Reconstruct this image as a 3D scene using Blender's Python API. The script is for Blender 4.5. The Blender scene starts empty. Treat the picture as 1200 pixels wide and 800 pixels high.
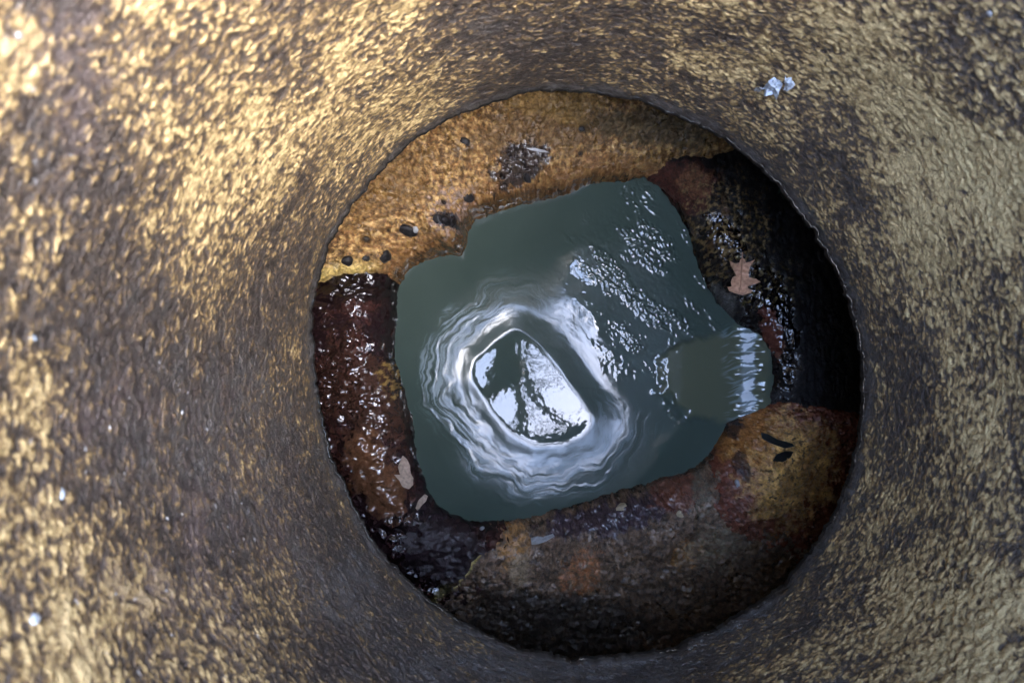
import bpy, bmesh, math, random
import numpy as np
from mathutils import Vector, Matrix
from mathutils.bvhtree import BVHTree

S = bpy.context.scene
COL = S.collection
rad = math.radians

# ------------------------------------------------------------------ camera, sky, sun, exposure
H = 1.15            # the lens hangs this far above the water (water level is z = 0)
F = 1200 * 26 / 36  # focal length in photograph pixels
RIM_Z = 0.35        # lower edge of the shaft
TOP_Z = H + 0.30    # mouth of the shaft
AX, AY, R = 0.078, -0.032, 0.300   # axis and radius of the shaft
RC = 0.50           # radius of the chamber below

cd = bpy.data.cameras.new('camera')
cam = bpy.data.objects.new('camera', cd); COL.objects.link(cam)
cam.location = (0, 0, H); cam.rotation_euler = (0, 0, 0)
cd.lens = 26; cd.sensor_width = 36; cd.clip_start = 0.01; cd.clip_end = 500
cd.dof.use_dof = True; cd.dof.focus_distance = 0.92; cd.dof.aperture_fstop = 9.0
S.camera = cam

SUN_EL, SUN_AZ = rad(61), rad(-38)     # azimuth from +X, towards the lower right of the picture
w = bpy.data.worlds.new('World'); S.world = w; w.use_nodes = True
wn = w.node_tree.nodes; wl = w.node_tree.links
bg = wn['Background']; sky = wn.new('ShaderNodeTexSky')
sky.sky_type = 'NISHITA'; sky.sun_disc = False
sky.sun_elevation = SUN_EL; sky.sun_rotation = rad(90) - SUN_AZ
sky.air_density = 1.0; sky.dust_density = 1.2; sky.ozone_density = 1.0
wl.new(sky.outputs[0], bg.inputs[0]); bg.inputs[1].default_value = 0.15

sd = bpy.data.lights.new('sun', 'SUN'); sd.energy = .20; sd.angle = rad(40); sd.color = (1, .97, .91)
sun = bpy.data.objects.new('sun', sd); COL.objects.link(sun)
dv = Vector((math.cos(SUN_EL) * math.cos(SUN_AZ), math.cos(SUN_EL) * math.sin(SUN_AZ), math.sin(SUN_EL)))
sun.rotation_euler = dv.to_track_quat('Z', 'Y').to_euler(); sun.location = dv * 8

vs = S.view_settings
vs.view_transform = 'Standard'; vs.look = 'None'; vs.gamma = 1; vs.use_curve_mapping = False
vs.exposure = 5.75
S.cycles.max_bounces = 8; S.cycles.diffuse_bounces = 4; S.cycles.glossy_bounces = 3
S.cycles.caustics_reflective = False; S.cycles.caustics_refractive = False
S.cycles.use_denoising = True

# ------------------------------------------------------------------ helpers
def W(px, py, z=0.0):
    """photograph pixel -> place at height z"""
    d = H - z
    return np.array([(px - 600) / F * d, (400 - py) / F * d])

def PX(x, y, z=0.0):
    d = H - z
    return 600 + F * x / d, 400 - F * y / d

def _h(ix, iy, seed):
    n = (ix.astype(np.int64) * 374761393 + iy.astype(np.int64) * 668265263 + seed * 974634777) & 0xFFFFFFFF
    n = ((n ^ (n >> 13)) * 1274126177) & 0xFFFFFFFF
    n = n ^ (n >> 16)
    return (n & 0xFFFFFF) / float(0xFFFFFF)

def perlin(x, y, seed=0):
    x0 = np.floor(x); y0 = np.floor(y); fx = x - x0; fy = y - y0
    x0 = x0.astype(np.int64); y0 = y0.astype(np.int64)
    def g(ix, iy, dx, dy):
        a = _h(ix, iy, seed) * 2 * np.pi
        return np.cos(a) * dx + np.sin(a) * dy
    u = fx**3 * (fx * (fx * 6 - 15) + 10); v = fy**3 * (fy * (fy * 6 - 15) + 10)
    a = g(x0, y0, fx, fy); b = g(x0 + 1, y0, fx - 1, fy)
    c = g(x0, y0 + 1, fx, fy - 1); d = g(x0 + 1, y0 + 1, fx - 1, fy - 1)
    return 1.4 * ((a * (1 - u) + b * u) * (1 - v) + (c * (1 - u) + d * u) * v)

def fbm(x, y, seed=0, oct=4, gain=.5):
    r = 0; a = 1; s = 0
    for i in range(oct):
        r = r + a * perlin(x * 2**i + 17.3 * i, y * 2**i - 9.1 * i, seed + i); s += a; a *= gain
    return r / s * 1.3

def sst(e0, e1, x):
    t = np.clip((x - e0) / (e1 - e0), 0, 1); return t * t * (3 - 2 * t)

def grid_mesh(name, X, Y, Z, wrap=False, mat=None, attrs=None, parent=None, smooth=True):
    nr, nc = X.shape
    co = np.stack([X, Y, Z], -1).reshape(-1, 3).astype(np.float32)
    i, j = np.meshgrid(np.arange(nr - 1), np.arange(nc if wrap else nc - 1), indexing='ij')
    j2 = (j + 1) % nc
    f = np.stack([i * nc + j, i * nc + j2, (i + 1) * nc + j2, (i + 1) * nc + j], -1).reshape(-1, 4)
    m = bpy.data.meshes.new(name)
    m.vertices.add(len(co)); m.vertices.foreach_set('co', co.ravel())
    m.loops.add(f.size); m.loops.foreach_set('vertex_index', f.ravel().astype(np.int32))
    m.polygons.add(len(f)); m.polygons.foreach_set('loop_start', (np.arange(len(f)) * 4).astype(np.int32))
    m.polygons.foreach_set('use_smooth', np.full(len(f), smooth))
    m.update(calc_edges=True)
    for k, v in (attrs or {}).items():
        v = np.asarray(v, dtype=np.float32)
        if v.ndim == 3 and v.shape[2] == 3:
            a = m.attributes.new(k, 'FLOAT_VECTOR', 'POINT'); a.data.foreach_set('vector', v.ravel())
        else:
            a = m.attributes.new(k, 'FLOAT', 'POINT'); a.data.foreach_set('value', v.ravel())
    o = bpy.data.objects.new(name, m); COL.objects.link(o)
    if mat: m.materials.append(mat)
    if parent: o.parent = parent
    return o, co, f

def link_bm(name, bm, mat=None, parent=None, smooth=False):
    m = bpy.data.meshes.new(name); bm.normal_update(); bm.to_mesh(m); bm.free()
    if smooth:
        m.polygons.foreach_set('use_smooth', [True] * len(m.polygons))
    o = bpy.data.objects.new(name, m); COL.objects.link(o)
    if mat: m.materials.append(mat)
    if parent: o.parent = parent
    return o

def tag(o, label=None, cat=None, group=None, kind=None):
    if label: o['label'] = label
    if cat: o['category'] = cat
    if group: o['group'] = group
    if kind: o['kind'] = kind
    return o

class NT:
    """small node helper"""
    def __init__(s, name):
        s.m = bpy.data.materials.new(name); s.m.use_nodes = True
        s.t = s.m.node_tree; s.n = s.t.nodes; s.l = s.t.links
        s.b = s.n['Principled BSDF']; s.out = s.n['Material Output']
    def node(s, ty, **kw):
        n = s.n.new(ty)
        for k, v in kw.items(): setattr(n, k, v)
        return n
    def put(s, sock, v):
        if hasattr(v, 'is_output') or isinstance(v, bpy.types.NodeSocket): s.l.new(v, sock)
        else: sock.default_value = v
    def math(s, op, a, b=0.0, c=0.0, clamp=False):
        n = s.node('ShaderNodeMath', operation=op, use_clamp=clamp)
        s.put(n.inputs[0], a); s.put(n.inputs[1], b)
        if len(n.inputs) > 2: s.put(n.inputs[2], c)
        return n.outputs[0]
    def attr(s, name, vec=False):
        n = s.node('ShaderNodeAttribute', attribute_name=name)
        return n.outputs['Vector'] if vec else n.outputs['Fac']
    def noise(s, v, scale, detail=3, rough=.5, dist=0.0, color=False):
        n = s.node('ShaderNodeTexNoise'); s.put(n.inputs['Vector'], v)
        n.inputs['Scale'].default_value = scale; n.inputs['Detail'].default_value = detail
        n.inputs['Roughness'].default_value = rough; n.inputs['Distortion'].default_value = dist
        return n.outputs['Color'] if color else n.outputs[0]
    def voro(s, v, scale, feature='F1', smooth=.3, rnd=1.0):
        n = s.node('ShaderNodeTexVoronoi', feature=feature); s.put(n.inputs['Vector'], v)
        n.inputs['Scale'].default_value = scale; n.inputs['Randomness'].default_value = rnd
        if feature == 'SMOOTH_F1': n.inputs['Smoothness'].default_value = smooth
        return n.outputs['Distance']
    def vmath(s, op, a, b=(0, 0, 0), scale=1.0):
        n = s.node('ShaderNodeVectorMath', operation=op)
        s.put(n.inputs[0], a)
        if op == 'SCALE': s.put(n.inputs['Scale'], scale)
        else: s.put(n.inputs[1], b)
        return n.outputs[0]
    def ramp(s, f, stops, interp='LINEAR'):
        n = s.node('ShaderNodeValToRGB'); e = n.color_ramp; e.interpolation = interp
        s.put(n.inputs[0], f)
        while len(e.elements) < len(stops): e.elements.new(.5)
        for el, (p, c) in zip(e.elements, stops):
            el.position = p; el.color = (*c, 1) if len(c) == 3 else c
        return n.outputs[0]
    def mix(s, f, a, b, blend='MIX'):
        n = s.node('ShaderNodeMix', data_type='RGBA', blend_type=blend)
        s.put(n.inputs[0], f); s.put(n.inputs[6], a if not isinstance(a, tuple) else (*a, 1)); s.put(n.inputs[7], b if not isinstance(b, tuple) else (*b, 1))
        return n.outputs[2]
    def mapr(s, v, a, b, c=0.0, d=1.0, smooth=True):
        n = s.node('ShaderNodeMapRange', interpolation_type='SMOOTHSTEP' if smooth else 'LINEAR')
        s.put(n.inputs[0], v)
        for k, x in enumerate((a, b, c, d)): s.put(n.inputs[k + 1], x)
        return n.outputs[0]
    def bump(s, h, dist, strength=1.0, normal=None):
        n = s.node('ShaderNodeBump'); n.inputs['Distance'].default_value = dist
        s.put(n.inputs['Strength'], strength); s.put(n.inputs['Height'], h)
        if normal is not None: s.l.new(normal, n.inputs['Normal'])
        return n.outputs[0]
    def set(s, **kw):
        for k, v in kw.items():
            s.put(s.b.inputs[k.replace('_', ' ')], v if not (isinstance(v, tuple) and len(v) == 3) else (*v, 1))

def plain(name, col, rough=.6, var=.25, scale=60, bumpd=.0008, spec=.5, metallic=0.0):
    """a single-colour material with grain"""
    t = NT(name); c = t.node('ShaderNodeTexCoord').outputs['Object']
    n = t.noise(c, scale, 4, .6)
    dark = tuple(x * (1 - var) for x in col); light = tuple(min(1, x * (1 + var)) for x in col)
    t.set(Base_Color=t.ramp(n, [(.3, dark), (.7, light)]), Roughness=rough, Metallic=metallic)
    t.b.inputs['Specular IOR Level'].default_value = spec
    t.l.new(t.bump(n, bumpd), t.b.inputs['Normal'])
    return t.m

# ------------------------------------------------------------------ materials of the masonry
def wall_material():
    t = NT('crusted_shaft_wall')
    P = t.attr('rest', True); yel = t.attr('yellow'); amp = t.attr('relief'); pinkish = t.attr('mauve')
    wv = t.noise(P, 62, 3, .6, color=True)
    wp = t.vmath('ADD', P, t.vmath('SCALE', t.vmath('SUBTRACT', wv, (.5, .5, .5)), scale=.016))
    v1 = t.voro(wp, 180, 'SMOOTH_F1', .35)
    n1 = t.noise(wp, 128, 6, .76, .3)
    n0 = t.noise(P, 9, 2, .55)
    n00 = t.noise(P, 30, 3, .65)
    blob = t.mapr(v1, .72, .15)                       # 1 at the middle of a nodule
    nb_ = t.noise(wp, 48, 3, .6)
    h = t.math('ADD', t.math('MULTIPLY', blob, .20), t.math('MULTIPLY', n1, .82))
    h = t.math('ADD', h, t.math('MULTIPLY', t.math('SUBTRACT', nb_, .5), .30))
    pits = t.mapr(t.voro(P, 62, 'F1'), .09, .22)      # sparse round pits
    h = t.math('MULTIPLY', h, t.math('ADD', .6, t.math('MULTIPLY', pits, .4)))
    # yellow crust shows on the nodules; how much depends on the place
    k = t.math('ADD', h, t.math('MULTIPLY', t.math('SUBTRACT', n0, .5), .40))
    k = t.math('ADD', k, t.math('MULTIPLY', t.math('SUBTRACT', n00, .5), .40))
    k = t.math('ADD', k, t.math('MULTIPLY', t.math('SUBTRACT', yel, .50), .70))
    c = t.ramp(k, [(.28, (.036, .029, .026)), (.42, (.068, .053, .043)), (.51, (.115, .078, .046)),
                   (.57, (.30, .208, .092)), (.72, (.60, .46, .23))])
    grey = t.ramp(n1, [(.36, (.042, .039, .039)), (.50, (.12, .112, .108)), (.68, (.26, .245, .235))])
    gk = t.mapr(t.math('ADD', yel, t.math('MULTIPLY', t.math('SUBTRACT', n00, .5), .5)), .44, .10)
    gk = t.math('MULTIPLY', gk, t.mapr(k, .62, .46))
    c = t.mix(gk, c, grey)
    c = t.mix(t.math('MULTIPLY', pinkish, t.mapr(n00, .42, .62)), c, (.13, .10, .10))
    glint_dots = t.mapr(t.voro(wp, 66, 'F1'), .12, .07)  # white dots painted in for the sparkle of wet slime
    c = t.mix(t.math('MULTIPLY', glint_dots, t.math('MULTIPLY', pinkish, 2.2, clamp=True)), c, (.70, .72, .76))
    dry = t.attr('dry')  # dulls unseen top to dim its mirror image, and foot against a bright line
    c = t.mix(dry, c, (.07, .062, .055))
    rough = t.math('ADD', .34, t.math('MULTIPLY', t.mapr(k, .45, .75), .30))
    rough = t.math('SUBTRACT', rough, t.math('MULTIPLY', gk, .13))
    rough = t.math('ADD', rough, t.math('MULTIPLY', dry, .7), clamp=True)
    fine = t.noise(P, 380, 3, .65)
    nb = t.bump(t.math('ADD', t.math('MULTIPLY', fine, .6), n1), .0042, .95)
    t.set(Base_Color=c, Roughness=rough)
    t.l.new(t.math('SUBTRACT', .36, t.math('MULTIPLY', dry, .34)), t.b.inputs['Specular IOR Level'])
    t.l.new(nb, t.b.inputs['Normal'])
    dn = t.node('ShaderNodeDisplacement'); dn.inputs['Midlevel'].default_value = .45
    t.l.new(h, dn.inputs['Height']); t.l.new(t.math('MULTIPLY', amp, .0046), dn.inputs['Scale'])
    t.l.new(dn.outputs[0], t.out.inputs['Displacement'])
    t.m.displacement_method = 'DISPLACEMENT'
    return t.m

def bench_material():
    """colour and wetness of the mortar come from its stains and painted shade, grain from noise"""
    t = NT('stained_bench_mortar')
    c = t.attr('stain_shade', True); wet = t.attr('wet'); P = t.node('ShaderNodeTexCoord').outputs['Object']
    n = t.noise(P, 300, 5, .72); n2 = t.noise(P, 85, 4, .68)
    m = t.math('ADD', t.math('MULTIPLY', n, .8), t.math('MULTIPLY', n2, .7))
    g = t.mapr(m, .52, .98, t.math('ADD', .25, t.math('MULTIPLY', wet, .35)), t.math('SUBTRACT', 1.75, t.math('MULTIPLY', wet, .45)))
    cc = t.vmath('SCALE', c, scale=g)
    t.l.new(cc, t.b.inputs['Base Color'])
    t.set(Roughness=t.math('ADD', .66, t.math('MULTIPLY', wet, -.57)))
    t.l.new(t.math('ADD', .12, t.math('MULTIPLY', wet, .55)), t.b.inputs['Specular IOR Level'])
    soft_ = t.noise(P, 70, 2, .4)
    b1 = t.bump(soft_, .0052, .9)
    n3 = t.noise(P, 420, 4, .6)
    b2 = t.bump(t.math('MULTIPLY', n3, t.math('SUBTRACT', 1.05, wet)), .0032, .9, b1)
    t.l.new(b2, t.b.inputs['Normal'])
    return t.m

def rim_material():
    t = NT('damp_grey_concrete'); P = t.node('ShaderNodeTexCoord').outputs['Object']
    n = t.noise(P, 50, 5, .65); n2 = t.noise(P, 330, 3, .6)
    t.set(Base_Color=t.ramp(n, [(.3, (.018, .016, .014)), (.7, (.050, .045, .040))]), Roughness=.8)
    t.b.inputs['Specular IOR Level'].default_value = 0
    t.l.new(t.bump(t.math('ADD', n, t.math('MULTIPLY', n2, .3)), .004), t.b.inputs['Normal'])
    return t.m

def chamber_material():
    t = NT('dark_chamber_concrete'); P = t.node('ShaderNodeTexCoord').outputs['Object']
    n = t.noise(P, 18, 6, .65)
    t.set(Base_Color=t.ramp(n, [(.3, (.010, .009, .008)), (.7, (.05, .04, .03))]), Roughness=.6)
    t.l.new(t.bump(n, .01), t.b.inputs['Normal'])
    return t.m

def water_material():
    t = NT('turbid_green_water'); P = t.node('ShaderNodeTexCoord').outputs['Object']
    n = t.noise(P, 7, 3, .5, .6)
    c = t.ramp(n, [(.3, (.038, .055, .045)), (.7, (.048, .066, .055))])
    silt_shine = t.attr('froth_shine')  # sky shine and froth, carried as pale colour
    c = t.mix(t.attr('silt_shine'), c, (.078, .088, .058))
    c = t.mix(silt_shine, c, (.26, .33, .36))
    c = t.mix(t.mapr(silt_shine, .6, .95), c, (.55, .60, .62))
    t.set(Base_Color=c, Roughness=t.math('ADD', t.math('ADD', .025, t.math('MULTIPLY', t.attr('agitated'), .17)), t.math('MULTIPLY', silt_shine, .5)), IOR=1.41)
    return t.m

# ------------------------------------------------------------------ the manhole
mh = bpy.data.objects.new('manhole', None); COL.objects.link(mh)
mh.location = (0, 0, 0)
tag(mh, 'round concrete manhole shaft with yellow crusted wall, seen straight down to its pool', 'manhole')

# outline of the lower rim, from the photograph, as radius over angle round the axis
RIMPX = [(1010, 435), (1008, 500), (995, 560), (968, 620), (925, 675), (865, 722), (800, 752), (730, 768), (660, 769),
         (600, 757), (540, 728), (490, 692), (440, 640), (405, 575), (378, 500), (366, 420), (366, 350), (380, 295),
         (420, 228), (470, 172), (540, 130), (600, 111), (650, 104), (720, 111), (790, 132), (850, 163), (900, 205),
         (950, 268), (985, 330), (1003, 385)]
rp = np.array([W(a, b, RIM_Z) for a, b in RIMPX]) - (AX, AY)
rth = np.arctan2(rp[:, 1], rp[:, 0]); rr = np.hypot(rp[:, 0], rp[:, 1])
o_ = np.argsort(rth); rth, rr = rth[o_], rr[o_]
def per_interp(th, xs, ys):
    xs = np.concatenate([xs - 2 * np.pi, xs, xs + 2 * np.pi]); ys = np.concatenate([ys] * 3)
    return np.interp((th + np.pi) % (2 * np.pi) - np.pi, xs, ys)
def smooth_periodic(v, n):
    k = np.hanning(2 * n + 1); k /= k.sum()
    return np.convolve(np.concatenate([v[-n:], v, v[:n]]), k, 'valid')

NTH = 1300
TH = np.linspace(-np.pi, np.pi, NTH, endpoint=False)
RIMR = smooth_periodic(per_interp(TH, rth, rr), 25) * .978

LIP = 0.018                                      # height of the smooth rim below the crusted wall
zs = np.concatenate([np.linspace(RIM_Z + LIP, .93, 430), np.linspace(.94, TOP_Z, 40)])
def chips(th):
    c, s_ = np.cos(th), np.sin(th)
    v = .0022 * perlin(c * 8, s_ * 8, 8) + .0018 * perlin(c * 19, s_ * 19, 9) + .0014 * perlin(c * 42, s_ * 42, 10) + .0009 * perlin(c * 85, s_ * 85, 11)
    return v + .004 * sst(.35, .75, perlin(c * 11 + 3, s_ * 11, 12))
T2, Z2 = np.meshgrid(TH, zs, indexing='xy')
kk = sst(.35, .60, Z2)
RW = RIMR[None, :] * (1 - kk) + R * kk
RW = RW + chips(TH)[None] * (1 - sst(RIM_Z + LIP, RIM_Z + LIP + .022, Z2))
RW = RW + .0035 * (perlin(np.cos(T2) * 2.1 + 5, np.sin(T2) * 2.1 + Z2 * 9, 5)) * sst(RIM_Z + LIP, .45, Z2) * 1.0
XW, YW = AX + RW * np.cos(T2), AY + RW * np.sin(T2)

# where the yellow crust is thick and where grey slime covers it (stains, laid out on the wall)
pxw, pyw = PX(XW, YW, Z2)
def blobs(px, py, lst, base):
    v = np.full(px.shape, base, dtype=float)
    for (cx, cy, rx, ry, a, val, st) in lst:
        ca, sa = math.cos(rad(a)), math.sin(rad(a))
        u = ((px - cx) * ca + (py - cy) * sa) / rx; w_ = (-(px - cx) * sa + (py - cy) * ca) / ry
        g = np.exp(-(u * u + w_ * w_)) * st
        v = v * (1 - g) + val * g
    return v
YEL = blobs(pxw, pyw, [
    (280, 140, 200, 150, -35, .68, 1.0), (430, 70, 90, 80, 0, .68, .9), (60, 130, 55, 200, 0, .38, .9),
    (15, 60, 50, 60, 0, .62, .8), (630, 50, 150, 55, 0, .42, .8), (560, 30, 60, 40, 0, .30, .5),
    (300, 330, 110, 70, 0, .52, .6), (220, 480, 190, 150, 25, .32, 1.0), (130, 420, 60, 60, 0, .46, .7),
    (25, 480, 40, 60, 0, .68, .9), (25, 620, 60, 80, 0, .66, .9), (60, 720, 110, 110, 0, .72, .95),
    (270, 600, 120, 90, 30, .34, .9), (300, 740, 170, 70, 25, .56, .8), (420, 700, 90, 60, 35, .20, .7),
    (560, 780, 130, 50, 0, .26, .9), (760, 760, 180, 50, -15, .22, .9), (900, 700, 90, 60, -40, .30, .7),
    (1130, 720, 150, 130, 0, .80, .95), (1060, 620, 90, 90, 0, .62, .7), (1100, 540, 90, 90, 0, .52, .7), (1150, 440, 70, 130, 0, .68, .8),
    (1060, 420, 45, 150, 0, .46, .8), (1130, 210, 130, 140, 0, .84, .95), (960, 60, 150, 70, 20, .74, .9),
    (1120, 40, 90, 60, 0, .62, .8), (800, 40, 90, 50, 10, .56, .7), (960, 200, 50, 90, -40, .52, .6),
    (350, 250, 60, 120, 30, .48, .5)], .5)
lipfade = sst(RIM_Z + LIP, RIM_Z + LIP + .030, Z2 + .012 * perlin(np.cos(T2) * 8 + Z2 * 9, np.sin(T2) * 8 - Z2 * 7, 6))
YEL = YEL * (.45 + .55 * lipfade) 
MAU = blobs(pxw, pyw, [(200, 650, 110, 130, 40, .6, 1), (150, 500, 90, 90, 0, .45, 1), (90, 90, 60, 110, 0, .5, 1)], 0.0)
REL = .30 + .70 * sst(RIM_Z + LIP, RIM_Z + LIP + .03, Z2)
REST = np.stack([XW, YW, Z2 * 1.12], -1)
shaft, _, _ = grid_mesh('shaft_wall', XW, YW, Z2, True, wall_material(), dict(rest=REST, yellow=YEL, relief=REL, mauve=MAU, dry=np.maximum(sst(.94, 1.0, Z2), 1 - sst(RIM_Z + LIP, RIM_Z + LIP + .016, Z2 + .006 * perlin(np.cos(T2) * 22, np.sin(T2) * 22, 7)))), mh)  # dry: unseen top and foot darkened and made matte against stray reflections
shaft.data.flip_normals()

# the smooth rounded rim at the foot of the wall, turning out into the underside
pr = [(0, LIP), (.0, LIP * .6), (.0015, LIP * .3), (.004, LIP * .12), (.009, .002), (.016, 0), (.03, .001), (.055, .003), (.10, .006), (.16, .008), (RC + .03 - R, .010)]
NR = 900
TR = np.linspace(-np.pi, np.pi, NR, endpoint=False)
RIMR2 = per_interp(TR, TH, RIMR) + chips(TR)
Tm, Pm = np.meshgrid(TR, np.arange(len(pr)), indexing='xy')
po = np.array([p[0] for p in pr])[:, None]; pz = np.array([p[1] for p in pr])[:, None]
ck = [lambda f, sd: perlin(np.cos(Tm) * f + Pm * .35, np.sin(Tm) * f - Pm * .3, sd)][0]
wob = np.abs(.0012 * ck(38, 10) + .0010 * ck(80, 11))
wob[0] = 0
rim_r = RIMR2[None] + po + wob * np.minimum(1, Pm / 2)
last = (RC + .03)
rim_r[-1] = last
rim, _, _ = grid_mesh('rim', AX + rim_r * np.cos(Tm), AY + rim_r * np.sin(Tm), RIM_Z + pz + wob * .6, True, rim_material(), None, mh, smooth=False)

# chamber wall
zc = np.linspace(-.06, RIM_Z + .02, 24)
Tc, Zc = np.meshgrid(np.linspace(-np.pi, np.pi, 160, endpoint=False), zc, indexing='xy')
rc = RC + .006 * fbm(Tc * 6, Zc * 12, 21)
cw, _, _ = grid_mesh('chamber_wall', AX + rc * np.cos(Tc), AY + rc * np.sin(Tc), Zc, True, chamber_material(), None, mh)
cw.data.flip_normals()

# ------------------------------------------------------------------ the bench round the pool
PC = W(660, 415)
POOL = [(463, 332), (470, 318), (482, 307), (505, 297), (522, 291), (534, 295), (542, 280), (541, 264), (552, 250), (575, 241), (606, 232), (640, 227),
        (665, 223), (690, 213), (730, 211), (757, 214), (775, 226), (792, 245), (804, 268), (813, 300), (826, 336), (842, 362),
        (862, 382), (879, 397), (891, 420), (893, 452), (885, 474), (866, 487), (850, 494), (844, 510), (832, 530), (815, 547), (778, 557),
        (740, 568), (700, 580), (650, 593), (608, 604), (575, 609), (548, 608), (528, 600), (510, 588), (500, 565), (490, 540), (482, 515),
        (481, 490), (472, 462), (462, 425), (459, 380), (460, 350)]
pp = np.array([W(a, b) for a, b in POOL]) - PC
pth = np.unwrap(np.arctan2(pp[:, 1], pp[:, 0])); prad = np.hypot(pp[:, 0], pp[:, 1])
o_ = np.argsort((pth + np.pi) % (2 * np.pi)); pth_s, prad_s = ((pth + np.pi) % (2 * np.pi) - np.pi)[o_], prad[o_]
_fine = np.linspace(-np.pi, np.pi, 2400, endpoint=False)
_frad = smooth_periodic(per_interp(_fine, pth_s, prad_s), 9)
_frad = _frad + .0022 * perlin(_fine * 16, _fine * 0, 31) + .0014 * perlin(_fine * 45, _fine * 0, 32) + .0008 * perlin(_fine * 120, _fine * 0, 33)
def rho0(phi): return per_interp(phi, _fine, _frad)
dx, dy = AX - PC[0], AY - PC[1]
def rho1(phi):                                     # distance to the chamber wall
    c, s = np.cos(phi), np.sin(phi); b = dx * c + dy * s
    return b + np.sqrt(b * b - dx * dx - dy * dy + (RC + .012) ** 2)

def bound(pts):
    """a joint between two stretches of bench: angle over relative distance from the water"""
    q = []
    for (a, b, z) in pts:
        v = W(a, b, z) - PC; ph = math.atan2(v[1], v[0]); r = math.hypot(*v)
        q.append(((r - rho0(np.array([ph]))[0]) / (rho1(np.array([ph]))[0] - rho0(np.array([ph]))[0]), ph))
    q.sort(); us = np.array([x[0] for x in q]); ph = np.unwrap(np.array([x[1] for x in q]))
    return lambda u: np.interp(u, us, ph)

# joints, counter-clockwise order of stretches: E (right) -> A (top) -> B (left) -> C (bottom) -> D (lower right)
bEA = bound([(757, 213, .0), (775, 201, .03), (788, 189, .05), (812, 181, .06), (845, 176, .07), (900, 150, .08)])
bAB = bound([(463, 331, 0), (452, 322, .03), (440, 318, .05), (418, 319, .06), (398, 319, .07), (372, 327, .07), (300, 350, .08)])
bBC = bound([(566, 609, 0), (570, 622, .02), (572, 642, .04), (556, 656, .05), (545, 676, .05), (536, 690, .06), (500, 720, .07)])
bCD = bound([(820, 547, 0), (824, 570, .03), (836, 600, .05), (862, 628, .06), (905, 655, .07), (960, 700, .08)])
bDE = bound([(850, 494, 0), (880, 483, .03), (905, 474, .05), (935, 472, .06), (975, 480, .06), (1010, 486, .07)])

def lump(x, y, cx, cy, r):                         # gaussian on the ground, centre in pixels at z=.05
    c = W(cx, cy, .05); return np.exp(-((x - c[0])**2 + (y - c[1])**2) / r**2)

def base_rise(s, top, k, slope, crest=.075, fall=.0):
    z = -.035 + (top + .035) * (1 - np.exp(-np.maximum(s + .012, 0) / k)) + slope * np.maximum(s, 0)
    return z - fall * (np.sqrt(np.maximum(s - crest + .02, 0)**2 + .0004) - .02)

def stretch(name, label, b0, b1, n, height, paint, ext0=0.0, ext1=0.0, jag=(0, 0), bmat=None, turn=2 * np.pi):
    """one stretch of bench between two joints, with closed ends"""
    NU = 170
    u = np.concatenate([[-.07, -.045, -.025], np.linspace(-.012, 1, NU)])
    a0, a1 = b0(u), b1(u)
    m0 = np.median(a0); m1 = np.median(a1)
    while m1 < m0: a1 = a1 + 2 * np.pi; m1 += 2 * np.pi
    while m1 > m0 + 2 * np.pi: a1 = a1 - 2 * np.pi; m1 -= 2 * np.pi
    a0 = a0 - ext0 + jag[0] * fbm(u * 22, u * 0 + 3.3, 71, 4, .6); a1 = a1 + ext1 + jag[1] * fbm(u * 22, u * 0 + 7.7, 72, 4, .6)
    t = np.linspace(0, 1, n)
    PHI = a0[:, None] * (1 - t)[None] + a1[:, None] * t[None]
    U = np.repeat(u[:, None], n, 1)
    r0, r1 = rho0(PHI), rho1(PHI)
    RHO = r0 + U * (r1 - r0)
    X, Y = PC[0] + RHO * np.cos(PHI), PC[1] + RHO * np.sin(PHI)
    s = RHO - r0
    # distance to the two ends, for rounding them
    e0 = (PHI - a0[:, None]) * RHO; e1 = (a1[:, None] - PHI) * RHO
    Z = height(X, Y, s, e0, e1)
    # skirts
    X = np.concatenate([X[:, :1], X, X[:, -1:]], 1); Y = np.concatenate([Y[:, :1], Y, Y[:, -1:]], 1)
    Z = np.concatenate([np.minimum(Z[:, :1] - .05, -.05), Z, np.minimum(Z[:, -1:] - .05, -.05)], 1)
    pad = lambda q: np.concatenate([q[:, :1], q, q[:, -1:]], 1)
    col, wet = paint(X, Y, Z, pad(s), pad(e0), pad(e1))
    sp = pad(s) + .0025 * fbm(X * 90, Y * 90, 77, 3, .6)
    mg = 1 - sst(.002, .011, sp)
    col = col * (1 - .55 * mg[..., None]); wet = np.maximum(wet, .9 * mg)
    ob, co, f = grid_mesh('bench', X, Y, Z, False, bmat, dict(stain_shade=col, wet=wet), mh)
    ob.data.flip_normals()
    ob['label'] = label
    return ob, co, f

def layer(col, mask, c):
    return col * (1 - mask[..., None]) + np.array(c)[None, None] * mask[..., None]
def spot(px, py, cx, cy, rx, ry, a=0, hard=.5):
    ca, sa = math.cos(rad(a)), math.sin(rad(a))
    u = ((px - cx) * ca + (py - cy) * sa) / rx; w_ = (-(px - cx) * sa + (py - cy) * ca) / ry
    return u * u + w_ * w_
def patch(X, Y, px, py, cx, cy, rx, ry, a=0, rag=.5, freq=45, seed=1, soft=.5):
    m = min(rx, ry)
    wx = px + .55 * m * fbm(X * 26, Y * 26, seed, 3, .6); wy = py + .55 * m * fbm(X * 26, Y * 26, seed + 50, 3, .6)
    d = np.sqrt(spot(wx, wy, cx, cy, rx, ry, a)) + rag * fbm(X * 75, Y * 75, seed + 90, 5, .72)
    return 1 - sst(1 - soft * .45, 1 + soft * .25, d)
def full(X, c): return np.ones(X.shape + (1,)) * np.array(c)[None, None]

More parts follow.
